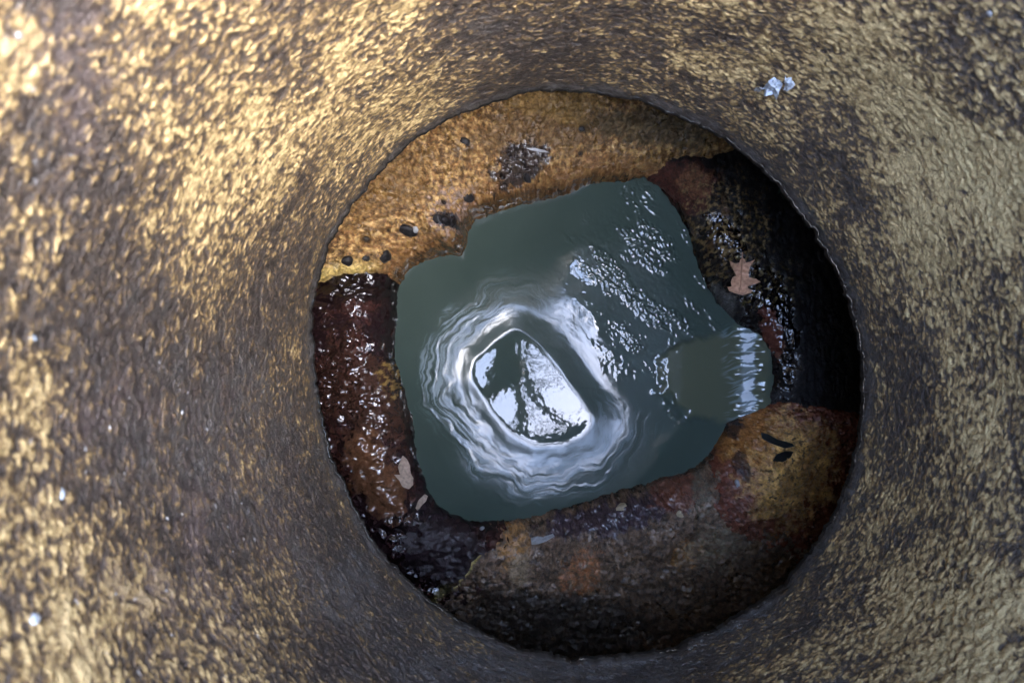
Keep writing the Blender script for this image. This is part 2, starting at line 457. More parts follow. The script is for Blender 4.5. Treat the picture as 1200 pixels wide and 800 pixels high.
# --- A: ochre mortar, top and upper left
def hA(X, Y, s, e0, e1):
    z = base_rise(s, .050, .018, .22, .10, .12)
    z = z + .010 * fbm(X * 14, Y * 14, 101, 3) + .0055 * fbm(X * 60, Y * 60, 102, 4, .6) + .0030 * fbm(X * 170, Y * 170, 103, 3, .6) - .0028 * sst(-.02, .3, fbm(X * 130, Y * 130, 112, 4, .65) + .3 * fbm(X * 30, Y * 30, 111, 5, .6))
    z = z + .020 * lump(X, Y, 530, 268, .035) - .012 * lump(X, Y, 480, 300, .03) - .010 * lump(X, Y, 605, 200, .03)
    z = z - .010 * np.exp(-np.maximum(e1, 0) / .006)
    z = z - .030 * np.exp(-np.maximum(e0, 0) / .02)
    for (cx, cy, r) in PITS: z = z - .010 * lump(X, Y, cx, cy, r)
    return z
PITS = [(430, 281, .0055), (520, 237, .004), (553, 229, .004), (681, 153, .005), (680, 180, .004), (455, 270, .003), (588, 205, .004)]
def pA(X, Y, Z, s, e0, e1):
    px, py = PX(X, Y, Z)
    n = fbm(X * 30, Y * 30, 111, 5, .6); n2 = fbm(X * 130, Y * 130, 112, 4, .65)
    c = full(X, (.205, .102, .034))
    c = layer(c, sst(-.15, .25, n), (.29, .165, .056))
    c = layer(c, .74 * sst(.0, .28, n2 + .6 * n), (.050, .026, .010))
    c = layer(c, .8 * sst(.02, .35, -n2 - .2 * n), (.42, .28, .11))
    c = layer(c, .75 * sst(.08, .3, fbm(X * 17, Y * 17, 119, 5, .68)) * sst(-.2, .15, n2), (.075, .040, .016))
    c = layer(c, .65 * (1 - sst(.008, .04, s + .012 * n)), (.17, .080, .030))
    c = layer(c, .6 * patch(X, Y, px, py, 455, 215, 70, 34, -38, .8, 30, 121), (.12, .066, .022))
    c = layer(c, .8 * patch(X, Y, px, py, 640, 150, 90, 30, -8, .6, 30, 113), (.11, .062, .024))
    c = layer(c, .8 * patch(X, Y, px, py, 770, 150, 90, 22, 8, .5, 30, 114), (.07, .05, .022))
    c = layer(c, .7 * patch(X, Y, px, py, 650, 120, 60, 24, 0, .5, 30, 115), (.20, .12, .035))
    c = layer(c, .9 * patch(X, Y, px, py, 610, 195, 36, 24, -35, .7, 70, 116), (.020, .018, .020))
    c = layer(c, .55 * sst(-.15, .2, n2) * patch(X, Y, px, py, 530, 245, 30, 32, 20, .9, 90, 117), (.30, .23, .20))
    c = layer(c, patch(X, Y, px, py, 524, 259, 18, 10, 20, .9, 110, 118), (.02, .02, .024))
    c = layer(c, .85 * (1 - sst(.004, .030, e1 + .008 * n)) * sst(.01, .06, s), (.46, .34, .11))
    for (cx, cy, r) in PITS: c = layer(c, .95 * sst(.25, .6, lump(X, Y, cx, cy, r)), (.012, .009, .008))
    wet = .42 + .3 * sst(-.1, .3, n) + .7 * patch(X, Y, px, py, 610, 195, 36, 24, -35, .7, 70, 116) + .6 * patch(X, Y, px, py, 524, 255, 26, 20, 20, .9, 110, 118) + .3 * (1 - sst(.005, .03, s))
    return c, np.clip(wet, 0, 1)

# --- B: brown-black wet slime, left
def hB(X, Y, s, e0, e1):
    z = base_rise(s, .040, .020, .24, .060, .62)
    z = z + .009 * fbm(X * 13, Y * 13, 201, 3) + .0075 * fbm(X * 36, Y * 46, 202, 3, .5) + .0007 * fbm(X * 110, Y * 130, 203, 2, .5)
    z = z - .022 * np.exp(-np.maximum(e0 - .01, 0) / .022)
    z = z - .014 * lump(X, Y, 520, 660, .05)
    return z
def pB(X, Y, Z, s, e0, e1):
    px, py = PX(X, Y, Z)
    n = fbm(X * 28, Y * 28, 211, 5, .6); n2 = fbm(X * 120, Y * 120, 212, 4, .65)
    c = full(X, (.020, .010, .011))
    c = layer(c, .7 * sst(-.1, .35, n), (.052, .021, .016))
    c = layer(c, .8 * patch(X, Y, px, py, 450, 470, 50, 60, 10, .6, 40, 213), (.052, .026, .017))
    c = layer(c, .7 * patch(X, Y, px, py, 400, 440, 30, 60, 0, .6, 40, 217), (.040, .018, .012))
    c = layer(c, .7 * sst(-.1, .25, n2) * patch(X, Y, px, py, 462, 440, 24, 26, 0, .6, 50, 214), (.36, .23, .07))
    c = layer(c, .9 * patch(X, Y, px, py, 425, 330, 60, 26, 0, .4, 30, 215), (.010, .006, .006))  # hole under the ochre edge, its shade put into the colour
    c = layer(c, .9 * patch(X, Y, px, py, 510, 640, 66, 48, 35, .5, 30, 216), (.016, .010, .012))
    c = layer(c, .6 * patch(X, Y, px, py, 440, 560, 26, 60, -30, .5, 40, 218), (.16, .075, .035))
    c = layer(c, .75 * (1 - sst(.003, .012, np.abs(e1 - .045 + .010 * n))) * sst(.09, .12, s), (.10, .085, .03))
    wet = .97 - .16 * sst(.0, .4, n2) - .35 * patch(X, Y, px, py, 520, 650, 60, 40, 30, .5, 30, 219)
    return c, np.clip(wet, 0, 1)

# --- C: grey-brown, bottom
def hC(X, Y, s, e0, e1):
    z = base_rise(s, .040, .022, .22, .060, .55)
    z = z + .009 * fbm(X * 14, Y * 14, 301, 3) + .0060 * fbm(X * 55, Y * 55, 302, 4, .6) + .0026 * fbm(X * 160, Y * 150, 303, 3, .6) - .0015 * sst(0, .3, fbm(X * 120, Y * 120, 312, 4, .65))
    z = z - .006 * np.exp(-np.maximum(e0, 0) / .006)
    return z
def pC(X, Y, Z, s, e0, e1):
    px, py = PX(X, Y, Z)
    n = fbm(X * 30, Y * 30, 311, 5, .6); n2 = fbm(X * 120, Y * 120, 312, 4, .65)
    c = full(X, (.115, .072, .043))
    c = layer(c, .7 * sst(-.1, .4, n), (.20, .130, .080))
    c = layer(c, .8 * sst(0, .35, n2), (.012, .008, .007))
    c = layer(c, .8 * sst(-.3, .1, n2) * patch(X, Y, px, py, 600, 636, 18, 32, 10, .6, 60, 313), (.33, .17, .055))
    c = layer(c, .8 * patch(X, Y, px, py, 610, 670, 14, 24, 10, .7, 60, 314), (.24, .17, .10))
    c = layer(c, .8 * sst(-.3, .1, n2) * patch(X, Y, px, py, 682, 672, 22, 30, 30, 1.0, 60, 315), (.30, .12, .045))
    c = layer(c, .85 * patch(X, Y, px, py, 715, 605, 80, 22, -10, .6, 50, 316), (.035, .024, .034))
    c = layer(c, .8 * patch(X, Y, px, py, 790, 575, 26, 22, 0, .6, 60, 317), (.13, .045, .026))
    c = layer(c, .75 * sst(-.2, .2, n2) * patch(X, Y, px, py, 806, 650, 24, 15, -20, .9, 60, 318), (.36, .17, .05))
    c = layer(c, .75 * sst(-.2, .2, n2) * patch(X, Y, px, py, 838, 640, 34, 24, -20, .9, 60, 319), (.20, .165, .105))
    c = layer(c, .6 * sst(-.2, .2, n2) * patch(X, Y, px, py, 822, 580, 12, 30, 0, .6, 60, 320), (.15, .13, .09))
    c = layer(c, .8 * patch(X, Y, px, py, 650, 730, 120, 40, 5, .5, 30, 321), (.02, .016, .012))  # shade below the rim, painted into the outer edge
    c = layer(c, .9 * (1 - sst(.0012, .0036, e0 + .002 * n2)) * sst(.02, .05, s), (.52, .42, .15))
    wet = .42 + .35 * sst(-.1, .3, n) + .45 * patch(X, Y, px, py, 715, 600, 85, 24, -10, .6, 50, 316)
    return c, np.clip(wet, 0, 1)

# --- D: red-brown mound with yellow pitted crust, lower right
def hD(X, Y, s, e0, e1):
    z = base_rise(s, .042, .024, .14, .085, .55)
    z = z + .016 * lump(X, Y, 895, 555, .062) + .006 * fbm(X * 14, Y * 14, 401, 3) + .0050 * fbm(X * 60, Y * 60, 402, 4, .6) + .0026 * fbm(X * 170, Y * 170, 403, 3, .6)
    z = z - .012 * np.exp(-np.maximum(e0, 0) / .010) - .010 * np.exp(-np.maximum(e1, 0) / .010)
    pit = sst(.28, .5, perlin(X * 150, Y * 150, 404) + .3 * perlin(X * 300, Y * 300, 405))
    z = z - .003 * pit * sst(.02, .04, s)
    return z
def pD(X, Y, Z, s, e0, e1):
    px, py = PX(X, Y, Z)
    n = fbm(X * 30, Y * 30, 411, 5, .6); n2 = fbm(X * 120, Y * 120, 412, 4, .65)
    c = full(X, (.15, .050, .028))
    c = layer(c, .6 * sst(0, .6, n), (.06, .014, .010))
    c = layer(c, .8 * patch(X, Y, px, py, 880, 510, 40, 36, 0, .5, 40, 413), (.28, .12, .028))
    yk = patch(X, Y, px, py, 926, 552, 50, 62, 20, .7, 40, 414, 1.3) * (.55 + .45 * sst(-.3, .15, n))
    c = layer(c, .95 * yk, (.56, .32, .095))
    pit = sst(.24, .42, perlin(X * 150, Y * 150, 404) + .3 * perlin(X * 300, Y * 300, 405))
    c = layer(c, .9 * pit * np.maximum(yk, .3), (.020, .012, .008))
    c = layer(c, .8 * patch(X, Y, px, py, 870, 545, 10, 18, -20, .6, 60, 415), (.02, .012, .014))
    c = layer(c, .85 * patch(X, Y, px, py, 858, 500, 14, 14, 0, .6, 60, 416), (.02, .012, .012))
    wet = .75 - .3 * yk + .2 * sst(.2, .6, n2)
    return c, np.clip(wet, 0, 1)

# --- E: wet side with the inflow, right; black base colour holds stain and deep shade
def hE(X, Y, s, e0, e1):
    z = base_rise(s, .030, .022, .22, .060, .60)
    c1 = W(906, 420, .0)
    z = z + .006 * fbm(X * 14, Y * 14, 501, 3) + .0055 * fbm(X * 70, Y * 34, 502, 4, .6) + .0013 * fbm(X * 150, Y * 90, 503, 2, .6)
    z = z + .012 * lump(X, Y, 865, 300, .05) + .010 * lump(X, Y, 815, 215, .03)
    z = z - .012 * np.exp(-np.maximum(e1 - .008, 0) / .015)
    return z
def pE(X, Y, Z, s, e0, e1):
    px, py = PX(X, Y, Z)
    n = fbm(X * 30, Y * 30, 511, 5, .6); n2 = fbm(X * 130, Y * 130, 512, 4, .65)
    c = full(X, (.007, .006, .006))
    c = layer(c, .9 * patch(X, Y, px, py, 800, 215, 42, 34, 30, .5, 40, 513), (.055, .017, .010))
    c = layer(c, .8 * patch(X, Y, px, py, 812, 212, 24, 18, 0, .7, 60, 514), (.115, .050, .022))
    k = patch(X, Y, px, py, 850, 262, 52, 66, -25, .5, 40, 515, .8)
    c = layer(c, .9 * k * sst(-.05, .25, n2), (.15, .10, .040))
    c = layer(c, .8 * k * sst(.2, .6, n), (.07, .035, .014))
    k2 = patch(X, Y, px, py, 900, 330, 44, 34, -20, .6, 50, 516, .7)
    c = layer(c, .8 * k2 * sst(0, .5, n2), (.13, .095, .035))
    c = layer(c, .6 * patch(X, Y, px, py, 842, 355, 16, 22, -30, .5, 50, 517), (.09, .085, .075))
    c = layer(c, .7 * patch(X, Y, px, py, 905, 390, 12, 30, -15, .6, 60, 518), (.10, .032, .020))
    gl = np.maximum(patch(X, Y, px, py, 905, 385, 32, 85, -12, .4, 40, 521), patch(X, Y, px, py, 845, 300, 34, 60, 0, .5, 50, 522))
    wet = .15 + .80 * gl
    return c, np.clip(wet, 0, 1)

bmat = bench_material()
benches = []
benches.append(stretch('bench', 'wet side of the bench, black from stain and painted shade, with reddish upper end', bDE, bEA, 420, hE, pE, ext0=.10, ext1=.10, bmat=bmat))
benches.append(stretch('bench', 'ochre mortar stretch of the bench with dark pits', bEA, bAB, 560, hA, pA, jag=(.02, .016), bmat=bmat))
benches.append(stretch('bench', 'brown black slimy stretch of the bench', bAB, bBC, 420, hB, pB, ext0=.10, ext1=.10, bmat=bmat))
benches.append(stretch('bench', 'grey brown stretch of the bench with rust patches', bBC, bCD, 380, hC, pC, ext1=.10, jag=(.02, 0), bmat=bmat))
benches.append(stretch('bench', 'red brown mound of the bench with yellow pitted crust', bCD, bDE, 300, hD, pD, jag=(.012, .012), bmat=bmat))

# ------------------------------------------------------------------ the water
x0, x1 = W(440, 0)[0], W(950, 0)[0]; y0, y1 = W(0, 630)[1], W(0, 195)[1]
nx, ny = int((x1 - x0) / .00115), int((y1 - y0) / .00115)
XX, YY = np.meshgrid(np.linspace(x0, x1, nx), np.linspace(y0, y1, ny), indexing='xy')
WPX, WPY = PX(XX, YY)
VC = W(622, 455)
def seg_d(px, py, pts):
    """distance in pixels to a polyline, and position along it 0..1"""
    best = np.full(px.shape, 1e9); par = np.zeros(px.shape); L = 0
    lens = [math.dist(a, b) for a, b in zip(pts, pts[1:])]; tot = sum(lens)
    for (a, b), l in zip(zip(pts, pts[1:]), lens):
        t = np.clip(((px - a[0]) * (b[0] - a[0]) + (py - a[1]) * (b[1] - a[1])) / (l * l), 0, 1)
        d = np.hypot(px - a[0] - t * (b[0] - a[0]), py - a[1] - t * (b[1] - a[1]))
        m = d < best; best = np.where(m, d, best); par = np.where(m, (L + t * l) / tot, par); L += l
    return best, par
def poly_in(px, py, pts, soft):
    """signed inside distance of a convex-ish polygon, smooth"""
    inside = np.zeros(px.shape, bool); n = len(pts); j = n - 1
    for i in range(n):
        xi, yi = pts[i]; xj, yj = pts[j]
        c = ((yi > py) != (yj > py)) & (px < (xj - xi) * (py - yi) / (yj - yi + 1e-9) + xi)
        inside ^= c; j = i
    d, _ = seg_d(px, py, pts + [pts[0]])
    return sst(-soft, soft, np.where(inside, d, -d))

vx, vy = XX - VC[0], YY - VC[1]
vr = np.hypot(vx / 1.06, vy) ; va = np.arctan2(vy, vx)
WIN = [(604, 384), (628, 400), (652, 428), (676, 462), (697, 490), (688, 510), (660, 522), (628, 524), (598, 508), (574, 478), (552, 442), (556, 422), (584, 398)]
dwin, _ = seg_d(WPX, WPY, WIN + [WIN[0]])
inw = poly_in(WPX, WPY, WIN, .01)
def blur2(a, n):
    k = np.hanning(2 * n + 1); k /= k.sum()
    for ax in (0, 1):
        a = np.apply_along_axis(lambda v: np.convolve(np.pad(v, n, mode='edge'), k, 'valid'), ax, a)
    return a
sdw0 = blur2(np.where(inw > .5, -dwin, dwin), 18) / F * H
sdw = .0014 * fbm(XX * 30, YY * 30, 598, 2) + .011 * sst(.015, .05, sdw0) * fbm(XX * 15, YY * 15, 597, 2) + blur2(np.where(inw > .5, -dwin, dwin), 18) / F * H            # metres outside the calm middle of the whirl
win = 1 - sst(-.004, .010, sdw)
# height of the whirl over distance from its middle: calm floor, steep side, then on the left a gentle outer slope, and a shoulder
def profile(xs, ss):
    fx = np.linspace(-.1, .3, 2000); fs = np.interp(fx, xs, ss)
    fs = np.convolve(np.pad(fs, 20, mode='edge'), np.hanning(41) / np.hanning(41).sum(), 'valid')
    return fx, np.cumsum(fs) * (fx[1] - fx[0])
pA_ = profile([-.10, -.008, .0, .005, .014, .024, .034, .048, .060, .072, .090, .115, .15, .30], [.0, .0, .03, .20, .23, .20, .11, .085, .075, .02, -.035, -.035, -.02, .0])
pB_ = profile([-.10, -.008, .0, .005, .014, .026, .036, .044, .060, .090, .13, .30], [.0, .0, .03, .20, .24, .22, .16, .02, -.035, -.035, -.02, .0])
left = sst(-.15, .60, -np.cos(va - .25))                            # the streaky outer slope lies on the left and below
under = sst(.30, .95, -np.sin(va + .30))
LM = np.maximum(left, .9 * under)
Z = LM * np.interp(sdw, *pA_) + (1 - LM) * np.interp(sdw, *pB_) - pA_[1][-1]
spir = va % (2 * np.pi) + 2.2 * np.log(np.maximum(vr, .01) / .05)
ringm = sst(.020, .036, sdw) * (1 - sst(.066, .092, sdw + .012 * fbm(XX * 25, YY * 25, 600, 3))) * np.clip(.15 + .85 * LM, 0, 1)
warp = .010 * fbm(XX * 26, YY * 26, 599, 3)
st = fbm((sdw + warp) * 150, spir * 1.6, 601, 4, .62)
st2 = fbm((sdw + warp) * 380, spir * 4.0, 605, 3, .6)
st0 = fbm((sdw + 1.6 * warp) * 62, spir * 1.1, 606, 2, .5)
side = sst(.004, .02, sdw) * (1 - sst(.09, .12, sdw))
calm_r = poly_in(WPX, WPY, [(664, 380), (770, 415), (850, 400), (860, 470), (770, 482), (720, 470), (690, 440)], 16)
# the water runs down from the whirl towards the two quiet sides
quiet = sst(.20, .60, np.cos(va - 2.6))
Z = Z - .135 * quiet * (np.sqrt(np.maximum(vr - .100, 0)**2 + .02**2) - .02)
Z = Z + (.00085 * st0 + .00034 * st + .00010 * st2) * (.25 * side + .75 * ringm) * (1 - .85 * calm_r)
# chop running up to the right-hand corner
chop = np.clip(poly_in(WPX + 16 * fbm(XX * 30, YY * 30, 615, 2), WPY + 16 * fbm(XX * 30, YY * 30, 616, 2), [(645, 290), (690, 265), (700, 225), (760, 212), (800, 260), (828, 330), (835, 385), (790, 400), (760, 440), (725, 420), (700, 395), (660, 335)], 32), 0, 1)
cu, cv = (XX * .70 - YY * .71), (XX * .71 + YY * .70)
patchy = sst(-.12, .28, fbm(cu * 11 + 3, cv * 30, 611, 3))
wq = .004 * fbm(XX * 40, YY * 40, 613, 2)
ch = 1.1 - 2.2 * np.abs(fbm((cu + wq) * 62, (cv - wq) * 105, 612, 3, .6)) + .5 * fbm(cu * 120, cv * 170, 614, 2)
CHOP_ = .00105 * ch * chop * (.14 + .86 * patchy)
# two smooth long crests at the foot of the chop
CREST = (([(646, 286), (658, 308), (676, 328), (700, 346)], 12, .0024), ([(658, 350), (674, 370), (698, 392)], 9, .0019))
for pts, w_, hh in CREST:
    d, p_ = seg_d(WPX, WPY, pts)
    ux, uy = pts[-1][0] - pts[0][0], pts[-1][1] - pts[0][1]; ul = math.hypot(ux, uy)
    mx, my = .5 * (pts[0][0] + pts[-1][0]), .5 * (pts[0][1] + pts[-1][1])
    sdist = ((WPX - mx) * uy - (WPY - my) * ux) / ul - 5
    tt = ((WPX - mx) * ux + (WPY - my) * uy) / ul
    sdist = sdist + .004 * tt * tt
    CHOP_ = CHOP_ * (1 - .9 * np.exp(-(np.maximum(d - 4, 0) / 9)**2))
    sdist = sdist + 2.5 * fbm(XX * 60, YY * 60, 619, 2)
    Z = Z + hh * sst(-w_, w_, sdist) * np.exp(-(np.maximum(sdist - w_, 0) / 34)**2) * np.exp(-(((WPX - .5 * (pts[0][0] + pts[-1][0])) * .66 + (WPY - .5 * (pts[0][1] + pts[-1][1])) * .75) / 27)**4)
Z = Z + CHOP_
# the inflow: a smooth tongue falling from the right, wrinkled where it leaves the bench
it = poly_in(WPX, WPY, [(800, 405), (850, 385), (925, 380), (925, 492), (850, 494), (800, 484)], 26)
lane = poly_in(WPX, WPY, [(840, 384), (925, 378), (925, 494), (852, 494)], 7)
jag = 12 * perlin(WPY * .045, WPX * 0, 623) + 7 * perlin(WPY * .12, WPX * 0, 624)
silt_ = poly_in(WPX + 6 * fbm(XX * 50, YY * 50, 661, 2), WPY + 6 * fbm(XX * 50, YY * 50, 662, 2), [(776, 418), (800, 402), (862, 386), (900, 386), (900, 486), (850, 494), (808, 486), (776, 458)], 7)
fall = sst(862, 894, WPX + jag)
wr = perlin(WPY * .13 + .05 * WPX, WPX * .03, 621) + .7 * perlin(WPY * .27 - .04 * WPX, WPX * .04, 622)
Z = Z + it * .0022 * sst(800, 860, WPX) + .0045 * silt_ * (1 - .8 * sst(795, 850, WPX)) + lane * (.0115 * fall + .0007 * wr * sst(846, 886, WPX) * (1 - .7 * sst(888, 900, WPX)))
d, p_ = seg_d(WPX, WPY, [(768, 460), (785, 480), (805, 494)]); Z = Z + .0014 * np.exp(-(d / 5)**2) * (1 + .6 * perlin(WPX * .12, WPY * .12, 631))
# faint unevenness everywhere
Z = Z + .00015 * fbm(XX * 12, YY * 12, 641, 2) + .00002 * fbm(XX * 120, YY * 120, 642, 2)
tail, tp = seg_d(WPX + 8 * fbm(XX * 30, YY * 30, 671, 2), WPY + 8 * fbm(XX * 30, YY * 30, 672, 2), [(660, 545), (705, 528), (750, 508), (790, 488)])
tail2, tp2 = seg_d(WPX, WPY, [(640, 355), (690, 400), (715, 440), (710, 490), (670, 530)])
tailm = .30 * np.exp(-(tail / 13)**2) * (1 - tp) + .22 * np.exp(-(tail2 / 14)**2)
froth_shine = np.clip((ringm * .46 + tailm) * sst(-.12, .42, st + .5 * st2) * (1 - win) * (1 - calm_r), 0, 1)  # pale streaks painted for sky mirrored in the ripples, partly froth
jag2 = 5 * perlin(WPY * .11, WPX * 0, 651) + 3 * perlin(WPY * .3, WPX * 0, 652)
sw = 4 * perlin(WPX * .06, WPY * .06, 656)
sk = perlin((WPY + sw) * .21 + .06 * WPX, WPX * .035, 653) + .7 * perlin((WPY + sw) * .45 + .10 * WPX, WPX * .06, 654) + .4 * perlin(WPY * .06, WPX * .02, 655)
foam_shine = 1.3 * lane * sst(866, 873, WPX + jag * .5) * (1 - sst(880, 884, WPX + jag2)) * (.25 + .75 * sst(-.25, .25, sk)) + .34 * lane * sst(840, 858, WPX + jag) * (1 - sst(868, 880, WPX)) * sst(.05, .5, sk)  # whitened lip: its bright reflection put into the colour along with foam
froth_shine = np.clip(np.maximum(froth_shine, foam_shine), 0, 1)
agit = np.clip(sst(-.005, .008, sdw) * (1 - sst(.085, .13, sdw)) * (1 - .6 * calm_r) * (1 - chop), 0, 1)
water, _, _ = grid_mesh('water', XX, YY, Z, False, water_material(), dict(froth_shine=froth_shine, silt_shine=silt_, agitated=agit))
tag(water, 'murky grey green water swirling in the square pool', kind='structure')

# ------------------------------------------------------------------ things lying on the bench and stuck to the wall
bpy.context.view_layer.update()
bv, bf = [], []; off = 0
for ob, co, f in benches:
    bv.append(co); bf.append(f + off); off += len(co)
BENCH = BVHTree.FromPolygons([tuple(v) for v in np.concatenate(bv)], [tuple(p) for p in np.concatenate(bf)])
EYE = Vector((0, 0, H))
def ray(px, py): return Vector(((px - 600) / F, (400 - py) / F, -1)).normalized()
def on_bench(px, py, q=12):
    loc, n, i, d = BENCH.ray_cast(EYE, ray(px, py))
    # an even normal from a few nearby hits
    ps = [BENCH.ray_cast(EYE, ray(px + q * math.cos(a), py + q * math.sin(a)))[0] for a in (.3, 2.39, 4.49)]
    if all(ps):
        n = (ps[0] - ps[1]).cross(ps[1] - ps[2]).normalized()
    if n.z < 0: n = -n
    return loc, n
def on_wall(px, py):
    d = ray(px, py)
    a = d.x**2 + d.y**2; b = 2 * (d.x * -AX + d.y * -AY); c = AX**2 + AY**2 - R**2
    t = (-b + math.sqrt(b * b - 4 * a * c)) / (2 * a)
    loc = EYE + d * t
    n = Vector((AX - loc.x, AY - loc.y, 0)).normalized()
    return loc, n
def to_plane(px, py, loc, n):
    d = ray(px, py); return EYE + d * ((loc - EYE).dot(n) / d.dot(n))

def flake(name, outline, centre, place, mat, label, cat, thick=.0006, lift=.0012, curl=0.0, crumple=0.0, seed=1, group=None, part=None):
    """a thin piece with the outline it has in the photograph, lying against what carries it"""
    loc, n = place(*centre)
    base = loc + n * lift
    P3 = [to_plane(a, b, base, n) for a, b in outline]
    t1 = (P3[0] - base).normalized(); t2 = n.cross(t1)
    rnd = random.Random(seed)
    L = [((p - base).dot(t1), (p - base).dot(t2)) for p in P3]
    m = max(math.hypot(*q) for q in L)
    bm = bmesh.new()
    vs_ = [bm.verts.new((x, y, 0)) for x, y in L]
    fc = bm.faces.new(vs_); bm.normal_update()
    bmesh.ops.triangulate(bm, faces=[fc])
    bmesh.ops.subdivide_edges(bm, edges=bm.edges[:], cuts=2, use_grid_fill=True)
    ax = rnd.uniform(0, 3.14)
    for v in bm.verts:
        r = (v.co.x * math.cos(ax) + v.co.y * math.sin(ax)) / m
        v.co.z = curl * m * r * r + crumple * m * rnd.uniform(-1, 1)
    bmesh.ops.recalc_face_normals(bm, faces=bm.faces[:])
    g = bmesh.ops.extrude_face_region(bm, geom=bm.faces[:])
    for v in g['geom']:
        if isinstance(v, bmesh.types.BMVert): v.co.z += thick
    bmesh.ops.recalc_face_normals(bm, faces=bm.faces[:])
    o = link_bm(name, bm, mat, part)
    M = Matrix((t1, t2, n)).transposed().to_4x4(); M.translation = base
    o.matrix_world = M
    if not part: tag(o, label, cat, group)
    return o, M, base, n

def lump_thing(name, px, py, rx, ry, rot, mat, label, cat, seed, place=on_bench, flat=.55, sub=3, group=None):
    loc, n = place(px, py); d = (loc - EYE).length
    rnd = random.Random(seed)
    bm = bmesh.new(); bmesh.ops.create_icosphere(bm, subdivisions=sub, radius=1)
    ph = [(Vector((rnd.gauss(0, 1), rnd.gauss(0, 1), rnd.gauss(0, 1))).normalized(), rnd.uniform(.62, .95)) for _ in range(9)]
    for v in bm.verts:                                # knock flat facets off a ball
        for q, h in ph:
            e = v.co.dot(q)
            if e > h: v.co -= q * (e - h) * .9
        v.co *= 1 + .03 * rnd.uniform(-1, 1)
        v.co.x *= rx / F * d; v.co.y *= ry / F * d; v.co.z *= flat * min(rx, ry) / F * d
    o = link_bm(name, bm, mat, None, True)
    t1 = Vector((math.cos(rad(rot)), math.sin(rad(rot)), 0)); t1 = (t1 - n * t1.dot(n)).normalized(); t2 = n.cross(t1)
    M = Matrix((t1, t2, n)).transposed().to_4x4(); M.translation = loc + n * flat * min(rx, ry) / F * d * .05
    o.matrix_world = M
    tag(o, label, cat, group)
    return o

m_leaf = plain('dry_oak_leaf', (.40, .21, .12), .5, .45, 180, .0006)
m_stalk = plain('dry_leaf_stalk', (.24, .12, .06), .6)
m_pale = plain('bleached_leaf', (.30, .23, .18), .55, .4, 200, .0005)
m_black = plain('wet_black_stone', (.011, .010, .011), .34, .5, 260, .0016, .18)
m_bleaf = plain('wet_black_leaf', (.010, .012, .013), .3, .4, 200, .0006)
m_foil = plain('crumpled_pale_film', (.40, .46, .53), .35, .2, 150, .0010, .5)
m_white = plain('white_scrap', (.22, .225, .23), .6, .15, 200, .0005)
m_chip = plain('pale_mortar_chip', (.30, .24, .15), .7, .25, 300, .0012)
m_twig = plain('bleached_twig', (.20, .20, .20), .5, .2, 200, .0006)

# the oak leaf
OAK = [(400, 215), (372, 240), (365, 275), (310, 282), (250, 250), (262, 305), (300, 370), (330, 430), (285, 448), (264, 500), (275, 556), (222, 560),
       (245, 608), (330, 640), (400, 655), (492, 628), (520, 600), (472, 582), (458, 552), (500, 540), (560, 522), (610, 500), (560, 466), (482, 450), (470, 400), (490, 320),
       (545, 240), (500, 262), (440, 275), (428, 235)]
OAK = [(830 + a / 10, 280 + b / 10) for a, b in OAK]
leaf = bpy.data.objects.new('oak_leaf', None); COL.objects.link(leaf)
ll, ln = on_bench(870, 324, 24); leaf.location = ll
tag(leaf, 'dry tan oak leaf with pointed lobes lying on the black wet bench', 'leaf')
bpy.context.view_layer.update()
def under(o, par):
    mw = o.matrix_world.copy(); o.parent = par; o.matrix_parent_inverse = Matrix.Identity(4)
    o.matrix_basis = Matrix.Translation(-par.location) @ mw
bl, BM, bb, bn = flake('blade', OAK, (870, 324, 24), on_bench, m_leaf, None, None, .0005, .010, .06, .012, 4, part=leaf)
bl.matrix_parent_inverse = Matrix.Identity(4); bl.matrix_basis = Matrix.Translation(-leaf.location) @ BM
def tube(name, pts, radii, mat, parent=None, seg=8, origin=Vector((0, 0, 0))):
    bm = bmesh.new(); rings = []
    for i, p in enumerate(pts):
        p = Vector(p)
        d = (Vector(pts[min(i + 1, len(pts) - 1)]) - Vector(pts[max(i - 1, 0)])).normalized()
        a = d.orthogonal().normalized() if i == 0 else (a0 - d * a0.dot(d)).normalized()
        a0 = a; b = d.cross(a)
        rings.append([bm.verts.new(p - origin + (a * math.cos(2 * math.pi * k / seg) + b * math.sin(2 * math.pi * k / seg)) * radii[i]) for k in range(seg)])
    for r1, r2 in zip(rings, rings[1:]):
        for k in range(seg): bm.faces.new((r1[k], r1[(k + 1) % seg], r2[(k + 1) % seg], r2[k]))
    bm.faces.new(rings[0][::-1]); bm.faces.new(rings[-1])
    bmesh.ops.recalc_face_normals(bm, faces=bm.faces[:])
    return link_bm(name, bm, mat, parent, True)
rib = [to_plane(a, b, bb + bn * .0012, bn) for a, b in [(870, 295.5), (869.8, 302), (869, 318), (868, 334), (866, 343)]]
tube('stalk', rib, [.0011, .0010, .0009, .0007, .0004], m_stalk, leaf, 6, leaf.location)

